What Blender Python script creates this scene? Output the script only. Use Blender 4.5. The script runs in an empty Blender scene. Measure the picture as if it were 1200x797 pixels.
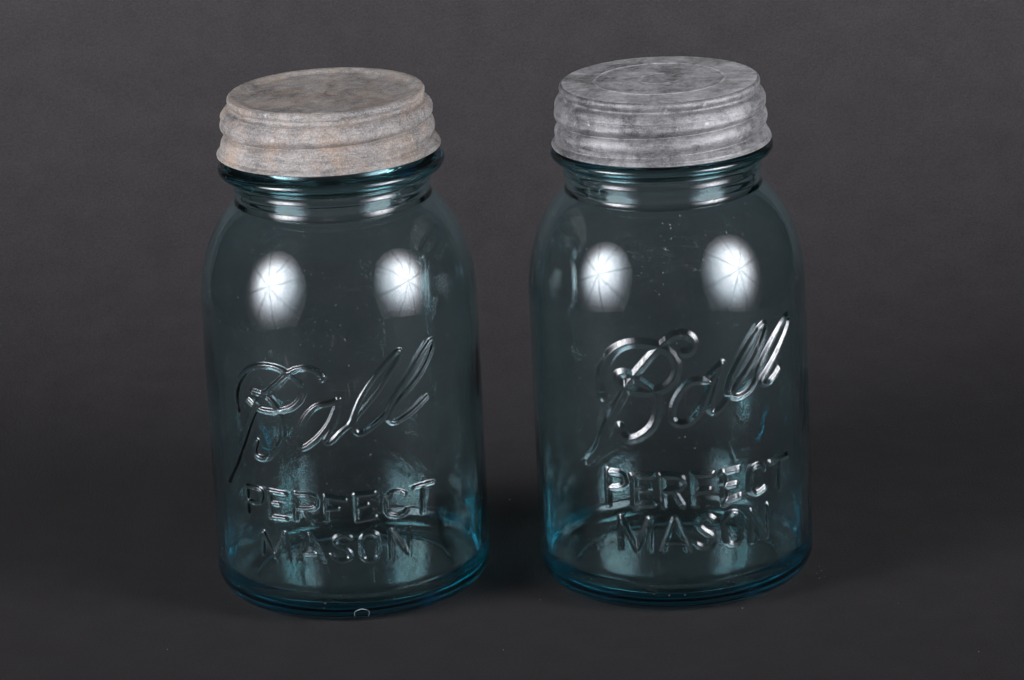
import bpy, math, random
import numpy as np
from mathutils import Matrix, Vector

scene = bpy.context.scene
COL = scene.collection
R = math.radians
rng = np.random.default_rng(7)

# ------------------------------------------------------------------ camera
ELEV, ROLL, DIST = R(17.1), R(2.75), 1.6
cam_d = bpy.data.cameras.new('camera')
cam = bpy.data.objects.new('camera', cam_d)
COL.objects.link(cam)
scene.camera = cam
cam_d.sensor_fit = 'HORIZONTAL'
cam_d.sensor_width = 36.0
cam_d.lens = 36.0 * 5264.0 / 1200.0
cam_d.shift_y = 8.5 / 1200.0
cam_d.clip_start = 0.05
cam_d.clip_end = 60.0
fwd = Vector((0, math.cos(ELEV), -math.sin(ELEV)))
rt = Vector((1, 0, 0))
up = rt.cross(fwd)
r2 = rt * math.cos(ROLL) - up * math.sin(ROLL)
u2 = rt * math.sin(ROLL) + up * math.cos(ROLL)
rot = Matrix((r2, u2, -fwd)).transposed()
cam.matrix_world = Matrix.Translation((0, -DIST * math.cos(ELEV), 0.085 + DIST * math.sin(ELEV))) @ rot.to_4x4()

# ------------------------------------------------------------------ world
world = bpy.data.worlds.new('World')
scene.world = world
world.use_nodes = True
bg = world.node_tree.nodes['Background']
bg.inputs['Color'].default_value = (0.80, 0.92, 1.0, 1)
bg.inputs['Strength'].default_value = 0.009

# ------------------------------------------------------------------ the two studio umbrellas
def umbrella_light(name, loc, target, size, power, ribs_turn):
    ld = bpy.data.lights.new(name, 'AREA')
    ld.shape = 'DISK'
    ld.size = size
    ld.energy = power
    ld.spread = R(105)
    ld.use_nodes = True
    nt = ld.node_tree
    n, l = nt.nodes, nt.links
    em = n['Emission']
    geo = n.new('ShaderNodeNewGeometry')
    sub = n.new('ShaderNodeVectorMath'); sub.operation = 'SUBTRACT'
    sub.inputs[1].default_value = (0.5, 0.5, 0.0)
    l.new(geo.outputs['Parametric'], sub.inputs[0])
    sep = n.new('ShaderNodeSeparateXYZ'); l.new(sub.outputs[0], sep.inputs[0])
    ln = n.new('ShaderNodeVectorMath'); ln.operation = 'LENGTH'
    flat = n.new('ShaderNodeCombineXYZ')
    l.new(sep.outputs[0], flat.inputs[0]); l.new(sep.outputs[1], flat.inputs[1])
    l.new(flat.outputs[0], ln.inputs[0])
    def m(op, a, b=None, c=None):
        k = n.new('ShaderNodeMath'); k.operation = op
        for i, v in enumerate((a, b, c)):
            if v is None: continue
            if isinstance(v, (int, float)): k.inputs[i].default_value = v
            else: l.new(v, k.inputs[i])
        return k.outputs[0]
    # fabric glows most round the bulb, fades to the rim
    ramp = n.new('ShaderNodeValToRGB')
    cr = ramp.color_ramp
    cr.interpolation = 'B_SPLINE'
    cr.elements[0].position = 0.0; cr.elements[0].color = (0.74, 0.712, 0.70, 1)
    cr.elements[1].position = 1.0; cr.elements[1].color = (0, 0, 0, 1)
    for pos, v in ((0.20, 0.66), (0.37, 0.42), (0.56, 0.18), (0.77, 0.04)):
        e = cr.elements.new(pos); e.color = (v * 0.97, v * 0.965, v * (1.09 - 0.13 * v), 1)
    rad = m('MULTIPLY', ln.outputs['Value'], 2.0)
    hot = n.new('ShaderNodeVectorMath'); hot.operation = 'DISTANCE'      # the bulb sits above the hub
    l.new(flat.outputs[0], hot.inputs[0]); hot.inputs[1].default_value = (0.0, 0.095, 0.0)
    l.new(m('MULTIPLY', hot.outputs['Value'], 2.0), ramp.inputs[0])
    ang = m('ARCTAN2', sep.outputs[1], sep.outputs[0])
    a8 = m('FRACT', m('ADD', m('MULTIPLY', ang, 8 / (2 * math.pi)), ribs_turn))
    dist = m('MULTIPLY', m('ABSOLUTE', m('SUBTRACT', a8, 0.5)), 2 * math.pi / 8)
    gap = m('MULTIPLY', dist, rad)                              # distance from the nearest rib
    rib = m('MINIMUM', m('ADD', m('MULTIPLY', gap, 13.0), 0.48), 1.0)
    st = m('MULTIPLY', rib, 1.0)
    mix = n.new('ShaderNodeVectorMath'); mix.operation = 'SCALE'
    l.new(ramp.outputs[0], mix.inputs[0]); l.new(st, mix.inputs['Scale'])
    l.new(mix.outputs[0], em.inputs['Color'])
    em.inputs['Strength'].default_value = 1.0
    o = bpy.data.objects.new(name, ld)
    COL.objects.link(o)
    o.location = loc
    d = Vector(target) - Vector(loc)
    o.rotation_euler = d.to_track_quat('-Z', 'Y').to_euler()
    return o

umbrella_light('umbrella_light', (-1.05, -0.60, 0.345), (0.0, 0.75, 0.42), 1.30, 78.0, 0.1)
umbrella_light('umbrella_light', (1.06, -0.58, 0.315), (0.0, 0.75, 0.42), 1.30, 75.0, 0.3)

# ------------------------------------------------------------------ exposure and render settings
vs = scene.view_settings
vs.view_transform = 'Standard'
vs.look = 'None'
vs.exposure = 0.0
vs.gamma = 1.0
vs.use_curve_mapping = False
cy = scene.cycles
cy.max_bounces = 28
cy.transmission_bounces = 26
cy.glossy_bounces = 14
cy.diffuse_bounces = 4
cy.volume_bounces = 0
cy.transparent_max_bounces = 64
cy.caustics_reflective = True
cy.caustics_refractive = True
cy.blur_glossy = 0.3
cy.sample_clamp_indirect = 6.0
cy.use_adaptive_sampling = False
cy.use_denoising = True
cy.denoiser = 'OPENIMAGEDENOISE'
cy.denoising_input_passes = 'RGB_ALBEDO_NORMAL'

# ------------------------------------------------------------------ material helpers
def new_mat(name):
    mt = bpy.data.materials.new(name)
    mt.use_nodes = True
    nt = mt.node_tree
    nt.nodes.clear()
    out = nt.nodes.new('ShaderNodeOutputMaterial')
    return mt, nt, out

class NG:
    """small wrapper to write node graphs briefly"""
    def __init__(self, nt): self.nt = nt; self.n = nt.nodes; self.l = nt.links
    def coord(self):
        return self.n.new('ShaderNodeTexCoord').outputs['Object']
    def put(self, sock, v):
        if isinstance(v, (int, float)): sock.default_value = v
        elif isinstance(v, tuple): sock.default_value = v
        else: self.l.new(v, sock)
    def math(self, op, a, b=None, c=None, clamp=False):
        k = self.n.new('ShaderNodeMath'); k.operation = op; k.use_clamp = clamp
        for i, v in enumerate((a, b, c)):
            if v is not None: self.put(k.inputs[i], v)
        return k.outputs[0]
    def noise(self, vec, scale, detail=4, rough=0.55, dist=0.0):
        k = self.n.new('ShaderNodeTexNoise')
        self.put(k.inputs['Vector'], vec)
        k.inputs['Scale'].default_value = scale
        k.inputs['Detail'].default_value = detail
        k.inputs['Roughness'].default_value = rough
        k.inputs['Distortion'].default_value = dist
        return k.outputs['Fac']
    def voro(self, vec, scale, feature='F1', rand=1.0):
        k = self.n.new('ShaderNodeTexVoronoi'); k.feature = feature
        self.put(k.inputs['Vector'], vec)
        k.inputs['Scale'].default_value = scale
        k.inputs['Randomness'].default_value = rand
        return k.outputs
    def mapping(self, vec, scale=(1, 1, 1), rot=(0, 0, 0), loc=(0, 0, 0)):
        k = self.n.new('ShaderNodeMapping')
        self.put(k.inputs['Vector'], vec)
        k.inputs['Scale'].default_value = scale
        k.inputs['Rotation'].default_value = rot
        k.inputs['Location'].default_value = loc
        return k.outputs[0]
    def ramp(self, fac, stops, interp='LINEAR'):
        k = self.n.new('ShaderNodeValToRGB')
        k.color_ramp.interpolation = interp
        els = k.color_ramp.elements
        for i, (p, c) in enumerate(stops):
            e = els[i] if i < 2 else els.new(p)
            e.position = p
            e.color = (c, c, c, 1) if isinstance(c, (int, float)) else (*c, 1)
        self.put(k.inputs[0], fac)
        return k.outputs[0]
    def mix(self, fac, a, b, mode='MIX'):
        k = self.n.new('ShaderNodeMix'); k.data_type = 'RGBA'; k.blend_type = mode
        self.put(k.inputs[0], fac)
        for s, v in ((k.inputs[6], a), (k.inputs[7], b)):
            if isinstance(v, tuple): s.default_value = (*v, 1)
            else: self.l.new(v, s)
        return k.outputs[2]
    def bump(self, h, strength, dist, normal=None):
        k = self.n.new('ShaderNodeBump')
        k.inputs['Strength'].default_value = strength
        k.inputs['Distance'].default_value = dist
        self.put(k.inputs['Height'], h)
        if normal is not None: self.l.new(normal, k.inputs['Normal'])
        return k.outputs[0]

# ------------------------------------------------------------------ materials
def paper_material():
    mt, nt, out = new_mat('charcoal_paper')
    g = NG(nt)
    co = g.coord()
    fine = g.noise(co, 1150, 3, 0.65)
    mid = g.noise(co, 60, 5, 0.6)
    grain = g.ramp(g.math('ADD', g.math('MULTIPLY', fine, 0.72), g.math('MULTIPLY', mid, 0.28)), [(0.30, 0.0), (0.70, 1.0)])
    col = g.mix(grain, (0.0235, 0.0216, 0.0220), (0.0450, 0.0419, 0.0426))
    p = nt.nodes.new('ShaderNodeBsdfPrincipled')
    nt.links.new(col, p.inputs['Base Color'])
    p.inputs['Roughness'].default_value = 0.82
    p.inputs['Specular IOR Level'].default_value = 0.18
    nt.links.new(g.bump(fine, 0.5, 0.0005), p.inputs['Normal'])
    nt.links.new(p.outputs[0], out.inputs['Surface'])
    return mt

def glass_material(name, absorb, seed):
    mt, nt, out = new_mat(name)
    g = NG(nt)
    co = g.mapping(g.coord(), loc=(seed * 0.37, seed * 0.11, seed * 0.23))
    # film of dust, handling haze, dust specks and hair scratches
    haze = g.ramp(g.noise(co, 38, 5, 0.65), [(0.42, 0.0), (0.8, 1.0)])
    v = g.voro(co, 420)
    speck = g.math('LESS_THAN', v['Distance'], g.math('ADD', 0.06, g.math('MULTIPLY', g.noise(co, 90, 3), 0.14)))
    pick = g.ramp(g.noise(co, 700, 2), [(0.535, 0.0), (0.68, 1.0)])
    speck = g.math('MULTIPLY', speck, pick)
    sc1 = g.noise(g.mapping(co, scale=(1, 1, 0.06), rot=(0.1, 0.25, 0.0)), 700, 1, 0.4)
    line1 = g.ramp(g.math('ABSOLUTE', g.math('SUBTRACT', sc1, 0.5)), [(0.0, 1.0), (0.006, 0.0)])
    sc2 = g.noise(g.mapping(co, scale=(0.07, 1, 1), rot=(0.0, 0.5, 0.2)), 420, 1, 0.4)
    line2 = g.ramp(g.math('ABSOLUTE', g.math('SUBTRACT', sc2, 0.5)), [(0.0, 1.0), (0.005, 0.0)])
    lines = g.math('MULTIPLY', g.math('MAXIMUM', line1, line2), g.ramp(g.noise(co, 60, 3), [(0.54, 0.0), (0.68, 1.0)]))
    film = g.math('ADD', g.math('ADD', 0.0006, g.math('MULTIPLY', haze, 0.006)),
                  g.math('ADD', g.math('MULTIPLY', speck, 0.28), g.math('MULTIPLY', lines, 0.10)))
    gl = nt.nodes.new('ShaderNodeBsdfGlass')
    gl.distribution = 'GGX'
    gl.inputs['Color'].default_value = (1, 1, 1, 1)
    gl.inputs['Roughness'].default_value = 0.0
    gl.inputs['IOR'].default_value = 1.52
    wav = g.noise(g.mapping(co, scale=(1, 1, 0.35)), 160, 3, 0.5)
    nt.links.new(g.bump(wav, 0.10, 0.0006), gl.inputs['Normal'])
    df = nt.nodes.new('ShaderNodeBsdfDiffuse')
    df.inputs['Color'].default_value = (0.62, 0.64, 0.65, 1)
    mx = nt.nodes.new('ShaderNodeMixShader')
    nt.links.new(film, mx.inputs[0])
    nt.links.new(gl.outputs[0], mx.inputs[1]); nt.links.new(df.outputs[0], mx.inputs[2])
    nt.links.new(mx.outputs[0], out.inputs['Surface'])
    va = nt.nodes.new('ShaderNodeVolumeAbsorption')
    va.inputs['Color'].default_value = (*absorb, 1)
    va.inputs['Density'].default_value = 84.0
    nt.links.new(va.outputs[0], out.inputs['Volume'])
    return mt

def scuffed_skin_material():
    """the raised faces of the letters: clear, but rubbed by handling"""
    mt, nt, out = new_mat('rubbed_letter_faces')
    g = NG(nt)
    co = g.coord()
    rub = g.ramp(g.noise(co, 420, 5, 0.7), [(0.40, 0.0), (0.75, 1.0)])
    tr = nt.nodes.new('ShaderNodeBsdfTransparent')
    gl = nt.nodes.new('ShaderNodeBsdfGlossy')
    gl.inputs['Color'].default_value = (0.9, 0.95, 0.96, 1)
    gl.inputs['Roughness'].default_value = 0.22
    mx = nt.nodes.new('ShaderNodeMixShader')
    nt.links.new(g.math('ADD', 0.006, g.math('MULTIPLY', rub, 0.04)), mx.inputs[0])
    nt.links.new(tr.outputs[0], mx.inputs[1]); nt.links.new(gl.outputs[0], mx.inputs[2])
    nt.links.new(mx.outputs[0], out.inputs['Surface'])
    return mt

def zinc_material(name, dark, light, stain, stain_amt, seed, crust, metal):
    mt, nt, out = new_mat(name)
    g = NG(nt)
    co = g.mapping(g.coord(), loc=(seed * 0.41, seed * 0.19, seed * 0.07))
    big = g.noise(co, 55, 6, 0.68, 0.4)
    mid = g.noise(co, 330, 6, 0.78)
    fine = g.noise(co, 1700, 4, 0.75)
    streak = g.noise(g.mapping(co, scale=(1, 1, 7.0)), 150, 6, 0.75, 0.5)
    f = g.math('ADD', g.math('MULTIPLY', big, 0.36), g.math('ADD', g.math('MULTIPLY', mid, 0.30), g.math('MULTIPLY', streak, 0.34)))
    col = g.mix(g.ramp(f, [(0.41, 0.0), (0.59, 1.0)]), dark, light)
    st = g.math('MULTIPLY', g.ramp(g.noise(co, 75, 5, 0.7, 0.6), [(0.47, 0.0), (0.68, 1.0)]), stain_amt)
    col = g.mix(st, col, stain)
    # white powdery oxide and dark pits
    pw = g.ramp(fine, [(0.52, 0.0), (0.66, 1.0)])
    col = g.mix(g.math('MULTIPLY', pw, 0.46 * crust), col, (0.66, 0.65, 0.64))
    pit = g.ramp(fine, [(0.34, 1.0), (0.47, 0.0)])
    col = g.mix(g.math('MULTIPLY', pit, 0.55 * crust), col, (0.07, 0.068, 0.066))
    v = g.voro(co, 150)
    spots = g.math('MULTIPLY', g.ramp(v['Distance'], [(0.10, 1.0), (0.19, 0.0)]),
                   g.ramp(g.noise(co, 520, 1), [(0.55, 0.0), (0.66, 1.0)]))
    col = g.mix(g.math('MULTIPLY', spots, 0.7), col, (0.62, 0.60, 0.57))
    p = nt.nodes.new('ShaderNodeBsdfPrincipled')
    nt.links.new(col, p.inputs['Base Color'])
    p.inputs['Metallic'].default_value = metal
    nt.links.new(g.math('ADD', 0.42 if crust < 1 else 0.6, g.math('MULTIPLY', mid, 0.25)), p.inputs['Roughness'])
    p.inputs['Specular IOR Level'].default_value = 0.3
    h = g.math('ADD', g.math('MULTIPLY', fine, 0.6), g.math('MULTIPLY', mid, 0.9))
    nt.links.new(g.bump(h, 0.55 * crust, 0.0007), p.inputs['Normal'])
    nt.links.new(p.outputs[0], out.inputs['Surface'])
    return mt

AQUA = (0.20, 0.78, 0.83)
M_paper = paper_material()
M_glass = [glass_material('aqua_glass', AQUA, 1), glass_material('aqua_glass_bevel', AQUA, 2)]
M_letter = scuffed_skin_material()
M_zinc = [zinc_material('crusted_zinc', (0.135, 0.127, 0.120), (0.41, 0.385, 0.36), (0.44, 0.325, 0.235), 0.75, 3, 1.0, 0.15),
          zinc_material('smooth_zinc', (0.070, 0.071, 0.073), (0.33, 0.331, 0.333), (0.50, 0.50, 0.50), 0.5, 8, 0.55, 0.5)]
M_zinc_lit_top = [zinc_material('crusted_zinc_lit_top', (0.16, 0.150, 0.142), (0.56, 0.52, 0.48), (0.48, 0.36, 0.26), 0.6, 5, 1.0, 0.05),  # tops paler than the skirts: light from above painted into the base colour
              zinc_material('smooth_zinc_lit_top', (0.10, 0.102, 0.104), (0.76, 0.762, 0.764), (0.75, 0.75, 0.75), 0.5, 11, 0.55, 0.2)]

STROKES_ROUND = {
 'script': [[[-40.7,77.1],[-41.5,80.9],[-40.5,85.4],[-37.8,89.9],[-33.6,93.5],[-28.2,95.3],[-23.4,95.4],[-20.1,94.4],[-18.4,93.3],[-15.5,91.7],[-13.3,89.5],[-13.0,86.8],[-14.0,83.6],[-17.0,80.8],[-21.1,79.3],[-25.0,78.5],[-29.1,78.6],[-32.3,79.5],[-35.4,81.5]],[[-5.9,91.2],[-5.3,92.1],[-6.0,93.1],[-8.3,95.0],[-11.7,95.6],[-14.9,94.9],[-18.2,93.1],[-23.0,88.7],[-27.7,84.6],[-31.2,80.4]],[[-27.7,84.6],[-31.8,79.7],[-33.8,76.5],[-35.9,72.5],[-38.9,66.1],[-41.4,61.7],[-43.7,57.2],[-46.4,53.8],[-49.5,49.4]],[[-33.0,85.1],[-28.1,84.5],[-25.5,83.3],[-22.8,79.9],[-21.1,76.1],[-21.0,71.5],[-21.6,68.7],[-23.8,65.0],[-27.1,62.2],[-29.5,60.5],[-32.8,60.9],[-33.9,63.1],[-32.3,66.9]],[[-0.6,83.6],[-3.8,82.6],[-7.6,82.0],[-10.8,79.8],[-13.3,76.3],[-15.3,72.2],[-15.8,70.7],[-15.6,67.6],[-14.6,65.8],[-12.8,66.5],[-8.3,70.0],[-4.3,74.8],[-1.9,79.8],[-0.4,84.0]],[[-0.4,84.0],[-1.5,77.4],[-4.0,72.8],[-5.7,69.7],[-6.1,69.4],[-5.1,67.9],[-2.7,69.3],[-0.7,71.8],[3.0,74.5],[3.1,74.9],[3.9,76.0],[4.9,79.2],[7.8,85.0],[12.4,91.0],[17.0,95.5],[22.0,99.7],[22.6,97.5],[20.8,94.6],[17.3,90.8],[13.1,85.2],[8.6,80.5],[5.3,77.3],[4.1,74.4],[4.7,71.7],[6.5,70.6],[10.3,72.7],[15.9,76.8],[17.2,79.4],[19.6,83.4],[24.5,88.5],[29.1,94.1],[32.5,97.7],[35.8,100.6],[36.5,98.4],[34.3,94.2],[30.7,89.6],[25.5,84.7],[20.0,80.6],[17.6,77.2],[16.9,74.5],[18.2,73.3],[21.3,73.9],[26.8,76.5],[32.4,80.2]]],
 'P': [[[-38.5,49.2],[-38.7,39.7]],[[-38.5,49.2],[-34.1,49.5],[-31.4,48.7],[-31.6,45.9],[-32.9,43.7],[-39.0,43.8]]],
 'E': [[[-28.0,49.2],[-28.0,39.4]],[[-28.0,49.2],[-22.0,48.8]],[[-27.9,44.7],[-24.4,44.6]],[[-28.0,39.6],[-22.2,39.6]]],
 'R': [[[-17.9,49.3],[-18.1,39.9]],[[-17.9,49.0],[-11.8,49.2],[-10.2,47.5],[-10.4,44.9],[-12.1,43.7],[-17.8,43.6]],[[-14.3,43.6],[-12.4,39.1]]],
 'F': [[[-7.0,48.8],[-7.3,39.7]],[[-7.0,48.6],[-0.2,47.3]],[[-7.1,44.0],[-2.9,44.3]]],
 'E2': [[[3.4,49.1],[3.5,39.3]],[[3.2,48.8],[10.0,48.9]],[[3.8,44.5],[7.3,45.0]],[[3.5,39.4],[9.9,40.1]]],
 'C': [[[21.1,47.1],[19.0,48.4],[15.9,48.3],[14.3,46.8],[13.9,42.3],[15.0,40.0],[17.6,39.1],[20.3,39.7],[21.8,41.0]]],
 'T': [[[25.2,48.6],[32.9,48.7]],[[28.5,48.2],[27.9,39.0]]],
 'M': [[[-32.6,25.5],[-32.1,33.3],[-27.4,25.0],[-22.9,34.0],[-21.9,24.6]]],
 'A': [[[-17.9,24.8],[-13.6,34.3],[-9.2,24.7]],[[-16.4,27.1],[-10.6,27.4]]],
 'S': [[[0.9,33.2],[-0.3,34.3],[-3.2,34.2],[-5.0,32.5],[-4.2,30.5],[-1.0,29.4],[0.8,27.5],[0.4,25.4],[-2.1,24.6],[-4.5,25.3],[-6.0,26.9]]],
 'O': [[[4.7,32.5],[5.5,34.1],[7.5,34.5],[10.0,33.8],[10.7,31.8],[10.7,26.6],[9.7,24.5],[7.4,24.1],[5.1,24.8],[4.4,26.8],[4.7,32.5]]],
 'N': [[[14.8,24.3],[15.3,34.1],[21.7,24.6],[22.4,34.3]]],
}
STROKES_BEVEL = {
 'script': [[[-26.5,80.1],[-27.4,85.5],[-26.2,91.2],[-23.0,96.0],[-18.9,99.1],[-14.2,100.5],[-9.7,100.4],[-5.2,99.3],[-1.6,97.3],[0.5,93.8],[0.8,90.8],[-0.8,87.0],[-3.7,84.2],[-7.9,82.9],[-12.8,82.9],[-16.6,83.5],[-19.7,85.2],[-20.9,87.5],[-19.1,89.4],[-15.5,88.9],[-12.7,87.1],[-8.0,83.6],[-6.7,80.4],[-6.5,76.1],[-7.9,71.4],[-10.4,68.4],[-14.3,65.7],[-17.7,65.0],[-19.8,67.0],[-20.2,69.8]],[[2.8,96.6],[4.4,96.3],[6.3,97.8],[6.8,100.3],[5.5,102.6],[3.0,103.5],[-0.2,103.2],[-3.1,101.2],[-5.7,98.7],[-9.9,94.0],[-14.7,88.3],[-17.4,84.8],[-18.3,82.2],[-21.6,76.8],[-25.6,69.9],[-27.6,65.3],[-29.3,60.8],[-34.1,55.5]],[[12.0,85.2],[7.5,86.5],[3.5,85.4],[0.0,81.0],[-1.8,76.4],[-1.7,72.3],[0.8,70.7],[4.7,71.3],[8.2,75.1],[10.7,80.1],[12.6,85.7],[16.4,91.2]],[[12.1,87.8],[16.4,91.5],[14.0,83.2],[11.6,76.5],[12.2,73.6],[15.2,74.8],[19.0,78.9],[18.1,81.4],[19.5,85.2],[22.8,91.0],[27.3,96.5],[32.5,101.8],[34.8,102.5],[34.9,99.5],[31.5,93.9],[27.0,87.9],[21.6,82.5],[19.3,79.3],[22.1,77.8],[26.0,78.8],[29.6,82.1],[30.4,86.0],[33.2,90.0],[37.8,95.3],[43.3,100.3],[47.4,102.6],[48.3,99.5],[44.0,94.3],[38.3,88.2],[32.5,82.6],[31.7,81.3],[35.5,80.1],[38.9,82.2],[41.6,84.4]]],
 'P': [[[-25.9,53.0],[-25.9,40.9]],[[-25.9,52.5],[-20.8,52.8],[-19.2,51.1],[-19.3,48.7],[-21.5,47.1],[-25.8,46.8]]],
 'E': [[[-15.9,52.0],[-15.9,41.1]],[[-16.6,52.1],[-9.5,52.3]],[[-15.6,47.0],[-11.0,47.3]],[[-16.1,41.3],[-9.4,41.9]]],
 'R': [[[-5.9,52.5],[-5.7,41.2]],[[-6.1,52.5],[0.1,52.1],[1.5,50.4],[1.1,48.3],[-0.9,47.0],[-5.4,46.8]],[[-1.8,46.5],[0.9,41.2]]],
 'F': [[[5.3,52.1],[5.5,41.2]],[[4.9,52.3],[11.5,51.8]],[[5.6,46.1],[10.3,46.1]]],
 'E2': [[[15.4,51.8],[15.7,40.5]],[[14.8,51.5],[21.5,52.0]],[[15.7,46.4],[20.1,46.6]],[[15.7,40.7],[21.8,42.0]]],
 'C': [[[32.4,49.9],[30.6,51.6],[27.8,51.7],[25.9,49.3],[25.8,44.2],[27.4,41.3],[30.2,41.6],[32.5,42.8]]],
 'T': [[[35.2,51.3],[44.4,51.5]],[[39.9,51.4],[39.4,40.8]]],
 'M': [[[-21.7,25.0],[-21.3,36.2],[-15.8,25.0],[-10.7,36.4],[-11.2,24.8]]],
 'A': [[[-6.6,24.8],[-2.2,36.4],[2.3,24.3]],[[-4.7,28.1],[0.4,27.9]]],
 'S': [[[11.5,35.0],[10.0,36.4],[7.0,35.7],[5.9,33.5],[7.8,31.2],[10.5,29.4],[11.2,27.2],[9.6,25.1],[7.1,25.1],[5.0,26.5]]],
 'O': [[[15.5,33.8],[17.2,36.3],[20.1,36.4],[21.7,34.3],[21.8,27.6],[20.6,25.2],[17.8,24.4],[15.8,26.1],[15.4,29.2],[15.5,33.8]]],
 'N': [[[25.6,24.2],[26.0,35.4],[32.6,24.8],[33.4,36.2]]],
}

# ------------------------------------------------------------------ mesh helpers
def link(name, me, mat, parent=None):
    o = bpy.data.objects.new(name, me)
    COL.objects.link(o)
    me.materials.append(mat)
    if parent is not None:
        o.parent = parent
    return o

def mesh_np(name, V, F, N=None):
    """mesh from numpy quads (a repeated last index makes a triangle), optional vertex normals"""
    F = np.asarray(F)
    used = np.unique(F)
    remap = np.full(len(V), -1); remap[used] = np.arange(len(used))
    V = V[used]; F = remap[F]
    tri = F[:, 2] == F[:, 3]
    sizes = np.where(tri, 3, 4)
    starts = np.concatenate([[0], np.cumsum(sizes)[:-1]])
    flat = F[np.concatenate([np.ones((len(F), 3), bool), ~tri[:, None]], 1)]
    me = bpy.data.meshes.new(name)
    me.vertices.add(len(V)); me.vertices.foreach_set('co', V.astype(np.float32).ravel())
    me.loops.add(len(flat)); me.loops.foreach_set('vertex_index', flat.astype(np.int32))
    me.polygons.add(len(F)); me.polygons.foreach_set('loop_start', starts.astype(np.int32))
    me.update(calc_edges=True)
    me.validate()
    me.polygons.foreach_set('use_smooth', np.ones(len(me.polygons), bool))
    if N is not None and len(me.vertices) == len(V):
        me.normals_split_custom_set_from_vertices(N[used].tolist())
    me.update()
    return me

def grid_faces(nr, nc):
    i = np.arange(nr - 1)[:, None]; j = np.arange(nc)[None, :]
    jn = (j + 1) % nc
    return np.stack([i * nc + j, i * nc + jn, (i + 1) * nc + jn, (i + 1) * nc + j], -1).reshape(-1, 4)

def vert_normals(V, F):
    a, b, c, d = V[F[:, 0]], V[F[:, 1]], V[F[:, 2]], V[F[:, 3]]
    fn = np.cross(c - a, d - b)
    N = np.zeros_like(V)
    for k in range(4):
        for ax in range(3):
            N[:, ax] += np.bincount(F[:, k], fn[:, ax], len(V))
    return N / np.maximum(np.linalg.norm(N, axis=1, keepdims=True), 1e-12)

def tag(o, label=None, cat=None, group=None, kind=None):
    if label: o['label'] = label
    if cat: o['category'] = cat
    if group: o['group'] = group
    if kind: o['kind'] = kind

# ------------------------------------------------------------------ backdrop: one sheet of charcoal paper, swept up behind
def build_backdrop():
    prof = []
    for y in np.linspace(-0.55, 0.12, 12): prof.append((y, 0.0))
    y, z, n = 0.12, 0.0, 60                                   # the sweep tightens as it rises, like paper hung from a roll
    ds = 0.46 / n
    for k in range(n):
        a = R(86) * ((k + 0.5) / n) ** 1.35
        y += ds * math.cos(a); z += ds * math.sin(a)
        prof.append((y, z))
    for z2 in np.linspace(z, 1.2, 9)[1:]: prof.append((y, z2))
    xs = np.linspace(-0.46, 0.46, 33)
    V = np.array([(x, y, z) for (y, z) in prof for x in xs])
    # paper never lies perfectly flat
    V[:, 2] += 0.0
    F = [(i * 33 + j, i * 33 + j + 1, (i + 1) * 33 + j + 1, (i + 1) * 33 + j) for i in range(len(prof) - 1) for j in range(32)]
    o = link('backdrop', mesh_np('backdrop', V, F), M_paper)
    tag(o, kind='structure')
build_backdrop()

# ------------------------------------------------------------------ jar profile (millimetres)
def arc(cx, cz, rx, rz, a0, a1, n):
    t = np.radians(np.linspace(a0, a1, n))
    return [(cx + rx * math.cos(k), cz + rz * math.sin(k)) for k in t]

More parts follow.
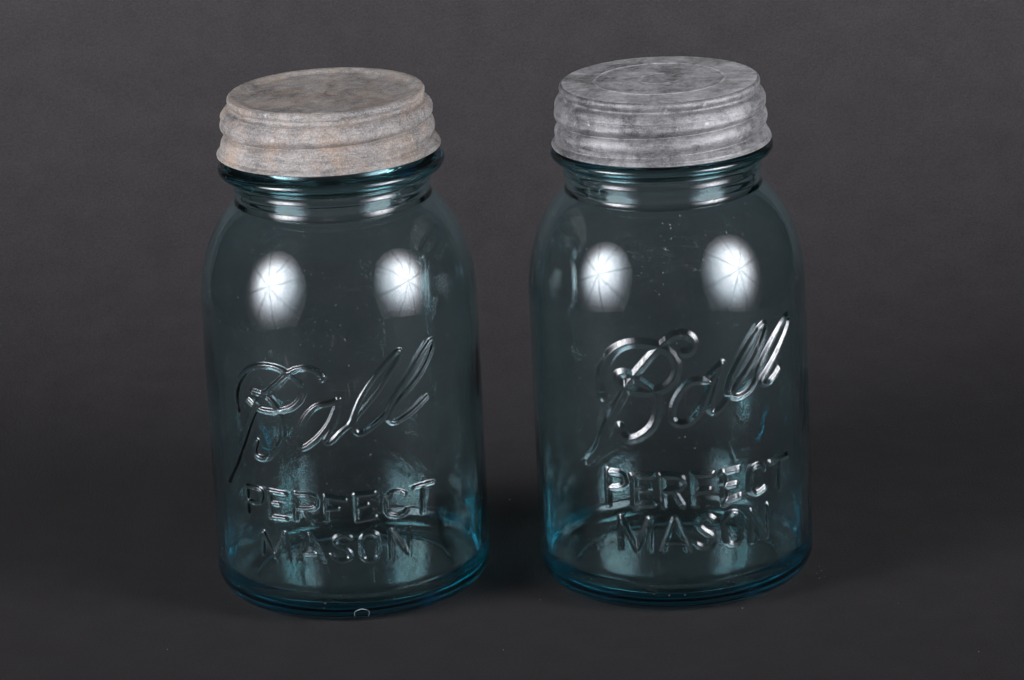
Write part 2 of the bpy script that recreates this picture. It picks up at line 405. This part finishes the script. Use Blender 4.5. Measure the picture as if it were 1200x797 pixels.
def jar_profile(bead, bead_z):
    """rows (r, z, region); regions: 0 plain, 1 lettering zone, 2 heel, 3 inner wall"""
    P = []
    def add(pts, reg): P.extend((r, z, reg) for r, z in pts)
    # underside: shallow push-up, then the resting ring
    add([(0.02, 1.6), (6, 1.6), (14, 1.55), (22, 1.45), (29, 1.2), (33.5, 0.75), (35.2, 0.25), (36.2, 0.02), (37.4, 0.0)], 0)
    add(arc(39.2, 10.0, 9.8, 10.0, -88, 0, 52), 2)
    add([(49.0, z) for z in np.arange(11.5, 20, 1.5)], 0)
    add([(49.0, z) for z in np.arange(20, 106.01, 0.3)], 1)
    sh = [(r, z) for r, z in arc(19.0, 106.7, 30.0, 44.0, 0, 58.2, 70)]
    add(sh, 0)
    # neck: small fillet, one soft ridge, then the bead the lid sits over
    zb = 154.6 + bead_z
    k = (zb - 146.0) / 8.6
    add([(r, 146.0 + (z - 146.0) * k) for r, z in
         [(34.62, 144.7), (34.35, 145.2), (34.3, 145.8), (34.42, 146.5), (34.5, 147.3), (34.5, 148.2), (34.55, 149.0), (34.75, 149.6), (34.86, 150.2),
          (34.8, 150.8), (34.6, 151.4), (34.55, 152.2), (34.6, 153.0), (34.75, 153.6)]], 0)
    w = 1.0 + 0.18 * bead
    add([(34.9 + (r - 34.9) * (1 + 0.2 * bead), zb + (z - 154.6) * w) for r, z in
         [(35.1, 154.2), (35.9, 154.6), (36.9, 155.0), (37.8, 155.4), (38.5, 155.9), (38.95, 156.5), (39.1, 157.2),
          (39.0, 157.9), (38.6, 158.5), (37.9, 159.0), (36.8, 159.3), (35.4, 159.5)]], 0)
    add([(34.2, 160.0), (33.6, 160.6), (33.4, 161.5)], 0)
    add([(33.4, z) for z in np.arange(163, 176, 2.0)], 0)
    add(arc(32.2, 176.5, 1.2, 1.2, 0, 180, 10), 0)
    # inside
    add([(31.0, z) for z in np.arange(175, 152, -2.0)], 3)
    add([(31.0, 151.0), (30.95, 149.0), (31.0, 147.5), (31.15, 146.2), (31.4, 145.0)], 3)
    add([(r, z) for r, z in arc(17.4, 108.0, 28.4, 39.2, 60, 0, 44)], 3)
    add([(45.8, z) for z in np.arange(106, 19, -2.0)], 3)
    add([(45.8, z) for z in np.arange(18.5, 15, -1.0)], 3)
    add(arc(37.3, 14.8, 8.5, 8.2, 0, -86, 30), 3)
    add([(36.0, 6.75), (33.5, 6.95), (30.5, 7.15), (27, 7.3), (22, 7.4), (14, 7.45), (6, 7.5), (0.02, 7.5)], 3)
    P = np.array(P)
    return P

PROFS = [jar_profile(1.0, -1.7), jar_profile(0.0, 0.0)]
PROF = PROFS[1]
S_FINE = np.arange(-51.6, 51.61, 0.3) / 49.0
S_COARSE = np.linspace(S_FINE[-1], 2 * np.pi + S_FINE[0], 120)[1:-1]
THETA = np.concatenate([S_FINE, S_COARSE])          # 0 faces the viewer (-y)

def smooth_path(pts, it=2):
    """Chaikin rounding for the hand-drawn script strokes"""
    p = np.array(pts, float)
    for _ in range(it):
        if len(p) < 3: break
        q = 0.75 * p[:-1] + 0.25 * p[1:]
        s = 0.25 * p[:-1] + 0.75 * p[1:]
        m = np.empty((2 * len(q), 2)); m[0::2] = q; m[1::2] = s
        p = np.vstack([p[:1], m, p[-1:]])
    return p

def stroke_dist(S, Z, pts):
    d = np.full(S.shape, 99.0)
    for (x0, y0), (x1, y1) in zip(pts[:-1], pts[1:]):
        lo_x, hi_x = min(x0, x1) - 3, max(x0, x1) + 3
        lo_y, hi_y = min(y0, y1) - 3, max(y0, y1) + 3
        ci = np.where((S[0] > lo_x) & (S[0] < hi_x))[0]
        ri = np.where((Z[:, 0] > lo_y) & (Z[:, 0] < hi_y))[0]
        if not len(ci) or not len(ri): continue
        sl = (slice(ri[0], ri[-1] + 1), slice(ci[0], ci[-1] + 1))
        s, z = S[sl], Z[sl]
        dx, dy = x1 - x0, y1 - y0
        L2 = dx * dx + dy * dy + 1e-9
        t = np.clip(((s - x0) * dx + (z - y0) * dy) / L2, 0, 1)
        d[sl] = np.minimum(d[sl], np.hypot(s - x0 - t * dx, z - y0 - t * dy))
    return d

SCRIPT_W = ([1.3, 1.3, 1.75, 1.3, 1.3, 1.25], [2.05, 1.95, 1.65, 1.45])   # half widths of the script strokes, mm

def letter_relief(strokes, bevel):
    """height of the embossing over the fine patch and which letter owns each point"""
    rows = np.where(PROF[:, 2] == 1)[0]
    S, Z = np.meshgrid(S_FINE * 49.0, PROF[rows, 1])
    H = np.zeros_like(S); own = np.full(S.shape, -1)
    for k, (nm, lst) in enumerate(strokes.items()):
        d = np.full(S.shape, 99.0)
        for i, pts in enumerate(lst):
            curvy = nm in ('script', 'C', 'S', 'O') or (nm in ('P', 'R') and len(pts) > 3)
            w = SCRIPT_W[bevel][i] if nm == 'script' else ((1.3 if nm in ('C', 'O', 'N', 'M') else 1.5) if bevel else 1.42)
            dd = stroke_dist(S, Z, smooth_path(pts) if curvy else np.array(pts, float))
            d = np.minimum(d, dd / w if bevel else dd + (1.25 - w) * (nm == 'script'))
        if bevel:
            h = (0.85 if nm == 'script' else 0.74) * np.clip(1 - d, 0, 1)
        else:
            w = 1.25 if nm == 'script' else 1.15
            t = np.clip((w - d) / 0.95, 0, 1)
            h = 0.62 * t * t * (3 - 2 * t)
        m = h > H
        H[m] = h[m]; own[m & (h > 0.02)] = k
    return rows, H, own

def build_glass(idx, strokes, bevel, parent):
    rg = np.random.default_rng(31 + idx)
    PROF = PROFS[idx]
    nr, nc = len(PROF), len(THETA)
    r = np.repeat(PROF[:, 0:1], nc, 1); z = np.repeat(PROF[:, 1:2], nc, 1)
    reg = PROF[:, 2]
    th = np.repeat(THETA[None], nr, 0)
    # uneven hand of the mould: low waves outside, stronger ones on the blown inside
    def waves(n, kmax, zl):
        w = np.zeros_like(r)
        for _ in range(n):
            k = rg.integers(1, kmax); q = rg.uniform(-1, 1) * 2 * np.pi / zl
            w += np.sin(k * th + q * z + rg.uniform(0, 6.28)) / (1 + 0.25 * k)
        return w
    inside = (reg == 3)[:, None]
    fade = np.clip((r - 8) / 20, 0, 1)
    side = np.clip((z - 9) / 12, 0, 1) * np.clip((146 - z) / 12, 0, 1)
    dr = np.where(inside, waves(8, 6, 45) * 0.11 + waves(9, 26, 17) * 0.028 * np.clip((44 - z) / 20, 0, 1), waves(7, 8, 60) * 0.05) * fade * side
    # thick and thin places in the floor of the jar
    floor_in = inside & (z < 16)
    z = z + np.where(floor_in, waves(7, 6, 30) * 0.14 * fade, 0)
    rows, H, own = letter_relief(strokes, bevel)
    # seeds and small stones that stand out of the surface
    S, Z = np.meshgrid(S_FINE * 49.0, PROF[rows, 1])
    for _ in range(46):
        s0, z0 = rg.uniform(-50, 50), rg.uniform(21, 105); q = rg.uniform(0.35, 0.75)
        H += rg.choice([-1, 1]) * rg.uniform(0.03, 0.13) * np.exp(-((S - s0) ** 2 + ((Z - z0) / rg.uniform(1, 2)) ** 2) / q ** 2)
    # faint vertical mould ripple and a few drawn wrinkles
    for _ in range(10):
        s0, z0 = rg.uniform(-48, 48), rg.uniform(25, 100); ln_ = rg.uniform(4, 14); tilt = rg.uniform(-0.4, 0.4)
        H += 0.05 * np.exp(-((S - s0 - tilt * (Z - z0)) / 0.5) ** 2 - ((Z - z0) / ln_) ** 2)
    if idx == 1:                                       # mould seam
        H += 0.07 * np.exp(-((S - 20.2 - 0.3 * np.sin(Z / 5)) / 0.3) ** 2) * np.clip((Z - 80) / 6, 0, 1)
    dr[np.ix_(rows, np.arange(len(S_FINE)))] += H
    r = r + dr
    V = np.stack([r * np.sin(th), -r * np.cos(th), z], -1).reshape(-1, 3) / 1000.0
    F = grid_faces(nr, nc)
    n0 = len(V)
    V = np.vstack([V, [[0, 0, PROF[0, 1] / 1000.0]], [[0, 0, PROF[-1, 1] / 1000.0]]])
    j = np.arange(nc); jn = (j + 1) % nc
    capA = np.stack([np.full(nc, n0), jn, j, j], -1)
    b = (nr - 1) * nc
    capB = np.stack([np.full(nc, n0 + 1), b + j, b + jn, b + jn], -1)
    FF = np.vstack([F, capA, capB])
    N = vert_normals(V, FF)
    probe = rows[5] * nc + 20
    if (N[probe] * np.array([V[probe, 0], V[probe, 1], 0])).sum() < 0:
        FF = FF[:, [1, 0, 3, 2]] if False else np.concatenate([F[:, ::-1], np.stack([capA[:, 0], capA[:, 2], capA[:, 1], capA[:, 1]], -1),
                                                                np.stack([capB[:, 0], capB[:, 2], capB[:, 1], capB[:, 1]], -1)])
        N = -N
    own_full = np.full(n0 + 2, -1)
    o2 = np.full((nr, nc), -1); o2[np.ix_(rows, np.arange(len(S_FINE)))] = own
    own_full[:n0] = o2.ravel()
    fo = own_full[FF].max(1)
    body = link('glass_body', mesh_np('glass_body', V, FF, N), M_glass[idx], parent)
    for k, nm in enumerate(strokes):
        sel = FF[fo == k]
        if not len(sel): continue
        nmx = 'embossed_script' if nm == 'script' else 'embossed_letter'
        link(nmx, mesh_np(nmx, V + N * 3e-5, sel, N), M_letter, body)
    if idx == 0:                                       # C-shaped bruise on the front of the heel
        mt, nt, out = new_mat('bruised_glass')
        g = NG(nt)
        p = nt.nodes.new('ShaderNodeBsdfPrincipled')
        nt.links.new(g.mix(g.noise(g.coord(), 2500, 2), (0.10, 0.15, 0.16), (0.62, 0.68, 0.68)), p.inputs['Base Color'])
        p.inputs['Roughness'].default_value = 0.25
        nt.links.new(p.outputs[0], out.inputs['Surface'])
        ring = []
        for q in np.radians(np.linspace(-25, 190, 25)):
            wob = 1 + 0.02 * math.sin(5 * q)
            a = math.radians(-39) + 2.9 * wob * math.copysign(abs(math.sin(q)) ** 0.55, math.sin(q)) / 10.0       # along the heel curve
            t = (3.2 + 2.6 * wob * math.copysign(abs(math.cos(q)) ** 1.25, math.cos(q))) / 47.0
            n_ = np.array([math.cos(a) * math.sin(t), -math.cos(a) * math.cos(t), math.sin(a)])
            c = np.array([(39.2 + 9.8 * math.cos(a)) * math.sin(t), -(39.2 + 9.8 * math.cos(a)) * math.cos(t), 10 + 10 * math.sin(a)])
            side = np.array([math.cos(t), math.sin(t), 0]) * math.cos(q) + np.cross(n_, np.array([math.cos(t), math.sin(t), 0])) * -math.sin(q)
            w_ = 0.19 * (1 - 0.7 * abs(q - math.pi / 2) / 1.9)
            ring.append([c + n_ * w_ * math.sin(k) + side * w_ * math.cos(k) for k in np.linspace(0, 2 * np.pi, 8, endpoint=False)])
        Vc = np.array(ring).reshape(-1, 3) / 1000.0
        Fc = np.array([(i * 8 + k, i * 8 + (k + 1) % 8, (i + 1) * 8 + (k + 1) % 8, (i + 1) * 8 + k) for i in range(24) for k in range(8)])
        link('chip', mesh_np('chip', Vc, Fc), mt, body)
    return body

# ------------------------------------------------------------------ zinc screw lid
def build_lid(idx, parent):
    rg = np.random.default_rng(90 + idx)
    nc = 240
    TH = np.linspace(0, 2 * np.pi, nc, endpoint=False)
    crust = idx == 0
    top_r = 34.4 if crust else 34.9
    fl_r = 39.5 if crust else 38.6
    z0 = 161.3 if crust else 159.9
    ztop = 182.1 if crust else 181.6
    rows = []                                                # (r array, z array)
    full = np.ones(nc)
    # hem rolled under, then the flared flange
    for r_, z_ in ((fl_r - 1.3, z0 + 0.55), (fl_r - 1.1, z0 + 0.1), (fl_r - 0.5, z0 - 0.12), (fl_r - 0.1, z0 + 0.05), (fl_r, z0 + 0.35),
                   (fl_r - 0.12, z0 + 0.7), (fl_r - 0.5, z0 + 1.1)):
        rows.append((full * r_, full * z_))
    pitch = 6.6
    za, zb = z0 + 1.1, ztop - 4.3
    zn = 8.8 if crust else 9.7                                     # height of the notch between the two threads, at the front
    r_hi, r_lo = (37.7, 34.9) if crust else (37.3, 35.05)
    sm = lambda x: x * x * (3 - 2 * x)
    for z_ in np.linspace(za, zb, 64)[1:]:
        ph = (z_ - z0 - zn) / pitch - (TH + np.pi / 2) / (2 * np.pi)          # helix
        f = ph - np.floor(ph)
        ridge = np.sin(np.pi * f) ** 0.55
        lo = 0.4 + 0.6 * sm(np.clip((z_ - z0 - 2.4) / 3.4, 0, 1))
        hi = sm(np.clip((13.8 - (z_ - z0)) / 3.0, 0, 1))
        win = lo * hi
        r_ = (r_hi - 0.35) * (1 - win) + (r_lo + (r_hi - r_lo) * ridge) * win
        r_ = r_ - (r_hi - 0.35 - top_r - 0.3) * (1 - np.clip((zb - z_) / 2.6, 0, 1) ** 0.6)
        flare = (fl_r - r_hi) * math.exp(-((z_ - za) / 1.6) ** 1.3)
        rows.append((r_ + flare, full * z_))
    # groove below the top rim, the rim itself
    for r_, dz in ((top_r + 0.02, -4.1), (top_r - 0.25, -3.85), (top_r - 0.42, -3.5), (top_r - 0.42, -3.15), (top_r - 0.22, -2.8), (top_r + 0.06, -2.4),
                   (top_r + 0.24, -1.9), (top_r + 0.26, -1.4), (top_r + 0.14, -0.85), (top_r - 0.2, -0.35), (top_r - 0.75, -0.06)):
        rows.append((full * r_, full * (ztop + dz)))
    n_skirt = len(rows)
    # top panel
    def panel(r_):
        if crust:                                            # dished inside a worn rim
            dish = np.clip((33.0 - r_) / 4.5, 0, 1)
            return ztop - 0.95 * (dish * dish * (3 - 2 * dish)) - 0.10 * math.exp(-(r_ / 14) ** 2)
        h = ztop + 0.02 + 0.38 * (1 - np.clip(r_ / 34, 0, 1) ** 2)
        h += 0.22 * math.exp(-((r_ - 22.6) / 0.45) ** 2) + 0.20 * math.exp(-((r_ - 7.2) / 0.5) ** 2)
        if r_ < 22.6: h -= 0.12
        return h
    for r_ in np.concatenate([np.linspace(top_r - 1.5, 24.5, 22), np.arange(24.2, 20.6, -0.2), np.linspace(20.4, 9.2, 16), np.arange(9.0, 5.4, -0.2), np.linspace(5.2, 0.05, 7)]):
        rows.append((full * r_, full * panel(float(r_))))
    rr = np.array([a for a, b in rows]); zc = np.array([b for a, b in rows])
    # dents and crusty unevenness
    n = len(rows)
    T = np.repeat(TH[None], n, 0)
    Lr = np.where(np.arange(n) < n_skirt, np.arange(n) * 0.35, 0.3 * (34 - rr[:, 0]))[:, None]
    bump = np.zeros_like(rr)
    for _ in range(14):
        k = rg.integers(1, 12)
        bump += np.sin(k * T + rg.uniform(-1, 1) * Lr + rg.uniform(0, 6.3)) / (1 + 0.35 * k)
    amp = 0.085 if crust else 0.035
    skirt = (np.arange(n) < n_skirt)[:, None]
    rr = rr + np.where(skirt, bump * amp, 0)
    zc = zc + np.where(~skirt, bump * amp * 0.8 * np.clip(rr / 10, 0, 1), 0)
    if crust:
        fine = rg.normal(0, 0.05, rr.shape)
        rr += np.where(skirt, fine, 0); zc += np.where(skirt, 0, fine * 0.6)
    V = np.stack([rr * np.cos(T), rr * np.sin(T), zc], -1).reshape(-1, 3) / 1000.0
    F = grid_faces(n, nc)
    # inner shell of the skirt, 0.7 mm inside, and the underside of the top
    ins = [(min(rr[k].min() - 0.9, 37.6), zc[k, 0]) for k in range(0, n_skirt - 4, 6)]
    ins = [(fl_r - 1.5, z0 + 0.9)] + ins[1:] + [(top_r - 2.0, ztop - 1.9), (20.0, ztop - 1.9), (0.05, ztop - 1.9)]
    Vi = np.array([[r_ * math.cos(t), r_ * math.sin(t), z_] for r_, z_ in ins for t in TH]) / 1000.0
    Fi = grid_faces(len(ins), nc)[:, ::-1] + len(V)
    # join hem to inner shell
    j = np.arange(nc); jn = (j + 1) % nc
    Fj = np.stack([len(V) + j, len(V) + jn, jn, j], -1)
    VV = np.vstack([V, Vi]); FF = np.vstack([F, Fi, Fj])
    N = vert_normals(VV, FF)
    split = (n_skirt - 1) * nc
    nF = len(F)
    is_top = np.zeros(len(FF), bool); is_top[(n_skirt - 1) * nc:nF] = True
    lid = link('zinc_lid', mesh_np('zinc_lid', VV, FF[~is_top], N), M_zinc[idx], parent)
    link('lid_top', mesh_np('lid_top', VV, FF[is_top], N), M_zinc_lit_top[idx], lid)
    return lid

def build_jar(idx, loc, strokes, bevel, label):
    root = bpy.data.objects.new('glass_jar', None)
    root.empty_display_size = 0.05
    COL.objects.link(root)
    root.location = loc
    tag(root, label, 'jar', 'aqua jars with zinc lids')
    build_glass(idx, strokes, bevel, root)
    lid = build_lid(idx, root)
    lid['label'] = ('rough oxidised zinc lid with a brownish crust and dished top' if idx == 0
                    else 'smooth grey zinc lid with ring marks on its flat top')
    if idx == 0:
        lid.rotation_euler = (0, R(-0.25), 0)
        lid.location = (0.0002, 0, 0)
    return root

build_jar(0, (-0.0604, 0.0, 0.0002), STROKES_ROUND, False,
          'aqua glass jar with thin rounded raised lettering under a crusted brownish dished lid')
build_jar(1, (0.05575, -0.0056, 0.0002), STROKES_BEVEL, True,
          'aqua glass jar with broad faceted raised lettering under a smoother grey lid with ring marks')

# ------------------------------------------------------------------ a few crumbs of grit on the paper
def build_grit():
    rg = np.random.default_rng(5)
    mt, nt, out = new_mat('pale_grit')
    g = NG(nt)
    p = nt.nodes.new('ShaderNodeBsdfPrincipled')
    nt.links.new(g.mix(g.noise(g.coord(), 900, 2), (0.28, 0.27, 0.26), (0.6, 0.58, 0.55)), p.inputs['Base Color'])
    p.inputs['Roughness'].default_value = 0.7
    nt.links.new(p.outputs[0], out.inputs['Surface'])
    spots = GRIT
    octv = np.array([(1, 0, 0), (0, 1, 0), (-1, 0, 0), (0, -1, 0), (0, 0, 1), (0, 0, -1)], float)
    octf = [(0, 1, 4), (1, 2, 4), (2, 3, 4), (3, 0, 4), (1, 0, 5), (2, 1, 5), (3, 2, 5), (0, 3, 5)]
    V, F = [], []
    for x, y, s in spots:
        a = rg.uniform(0, 6.3); c, sn = math.cos(a), math.sin(a)
        q = octv * rg.uniform(0.6, 1.3, (6, 1)) * s * np.array([1.3, 0.8, 0.7])
        q = np.stack([q[:, 0] * c - q[:, 1] * sn + x, q[:, 0] * sn + q[:, 1] * c + y, q[:, 2] + s * 0.5], -1)
        F += [(u + len(V), v + len(V), w + len(V), w + len(V)) for u, v, w in octf]
        V += q.tolist()
    o = link('grit', mesh_np('grit', np.array(V), np.array(F)), mt)
    tag(o, 'tiny pale crumbs of grit scattered on the dark paper', kind='stuff')

GRIT = [(0.1066, -0.0097, .00022), (0.1071, -0.0143, .00022), (0.1051, -0.0167, .00018), (0.1056, -0.0221, .00025), (0.1036, -0.0165, .00015),
        (0.1076, -0.0206, .00015), (0.1083, -0.0118, .00014), (0.0765, -0.0486, .00024), (-0.0037, 0.0799, .0003), (-0.008, -0.0783, .0002),
        (0.1536, -0.1016, .00018), (0.0128, -0.0109, .00014), (0.0057, -0.0302, .00013), (-0.125, -0.062, .00016), (0.131, -0.051, .00014)]
build_grit()
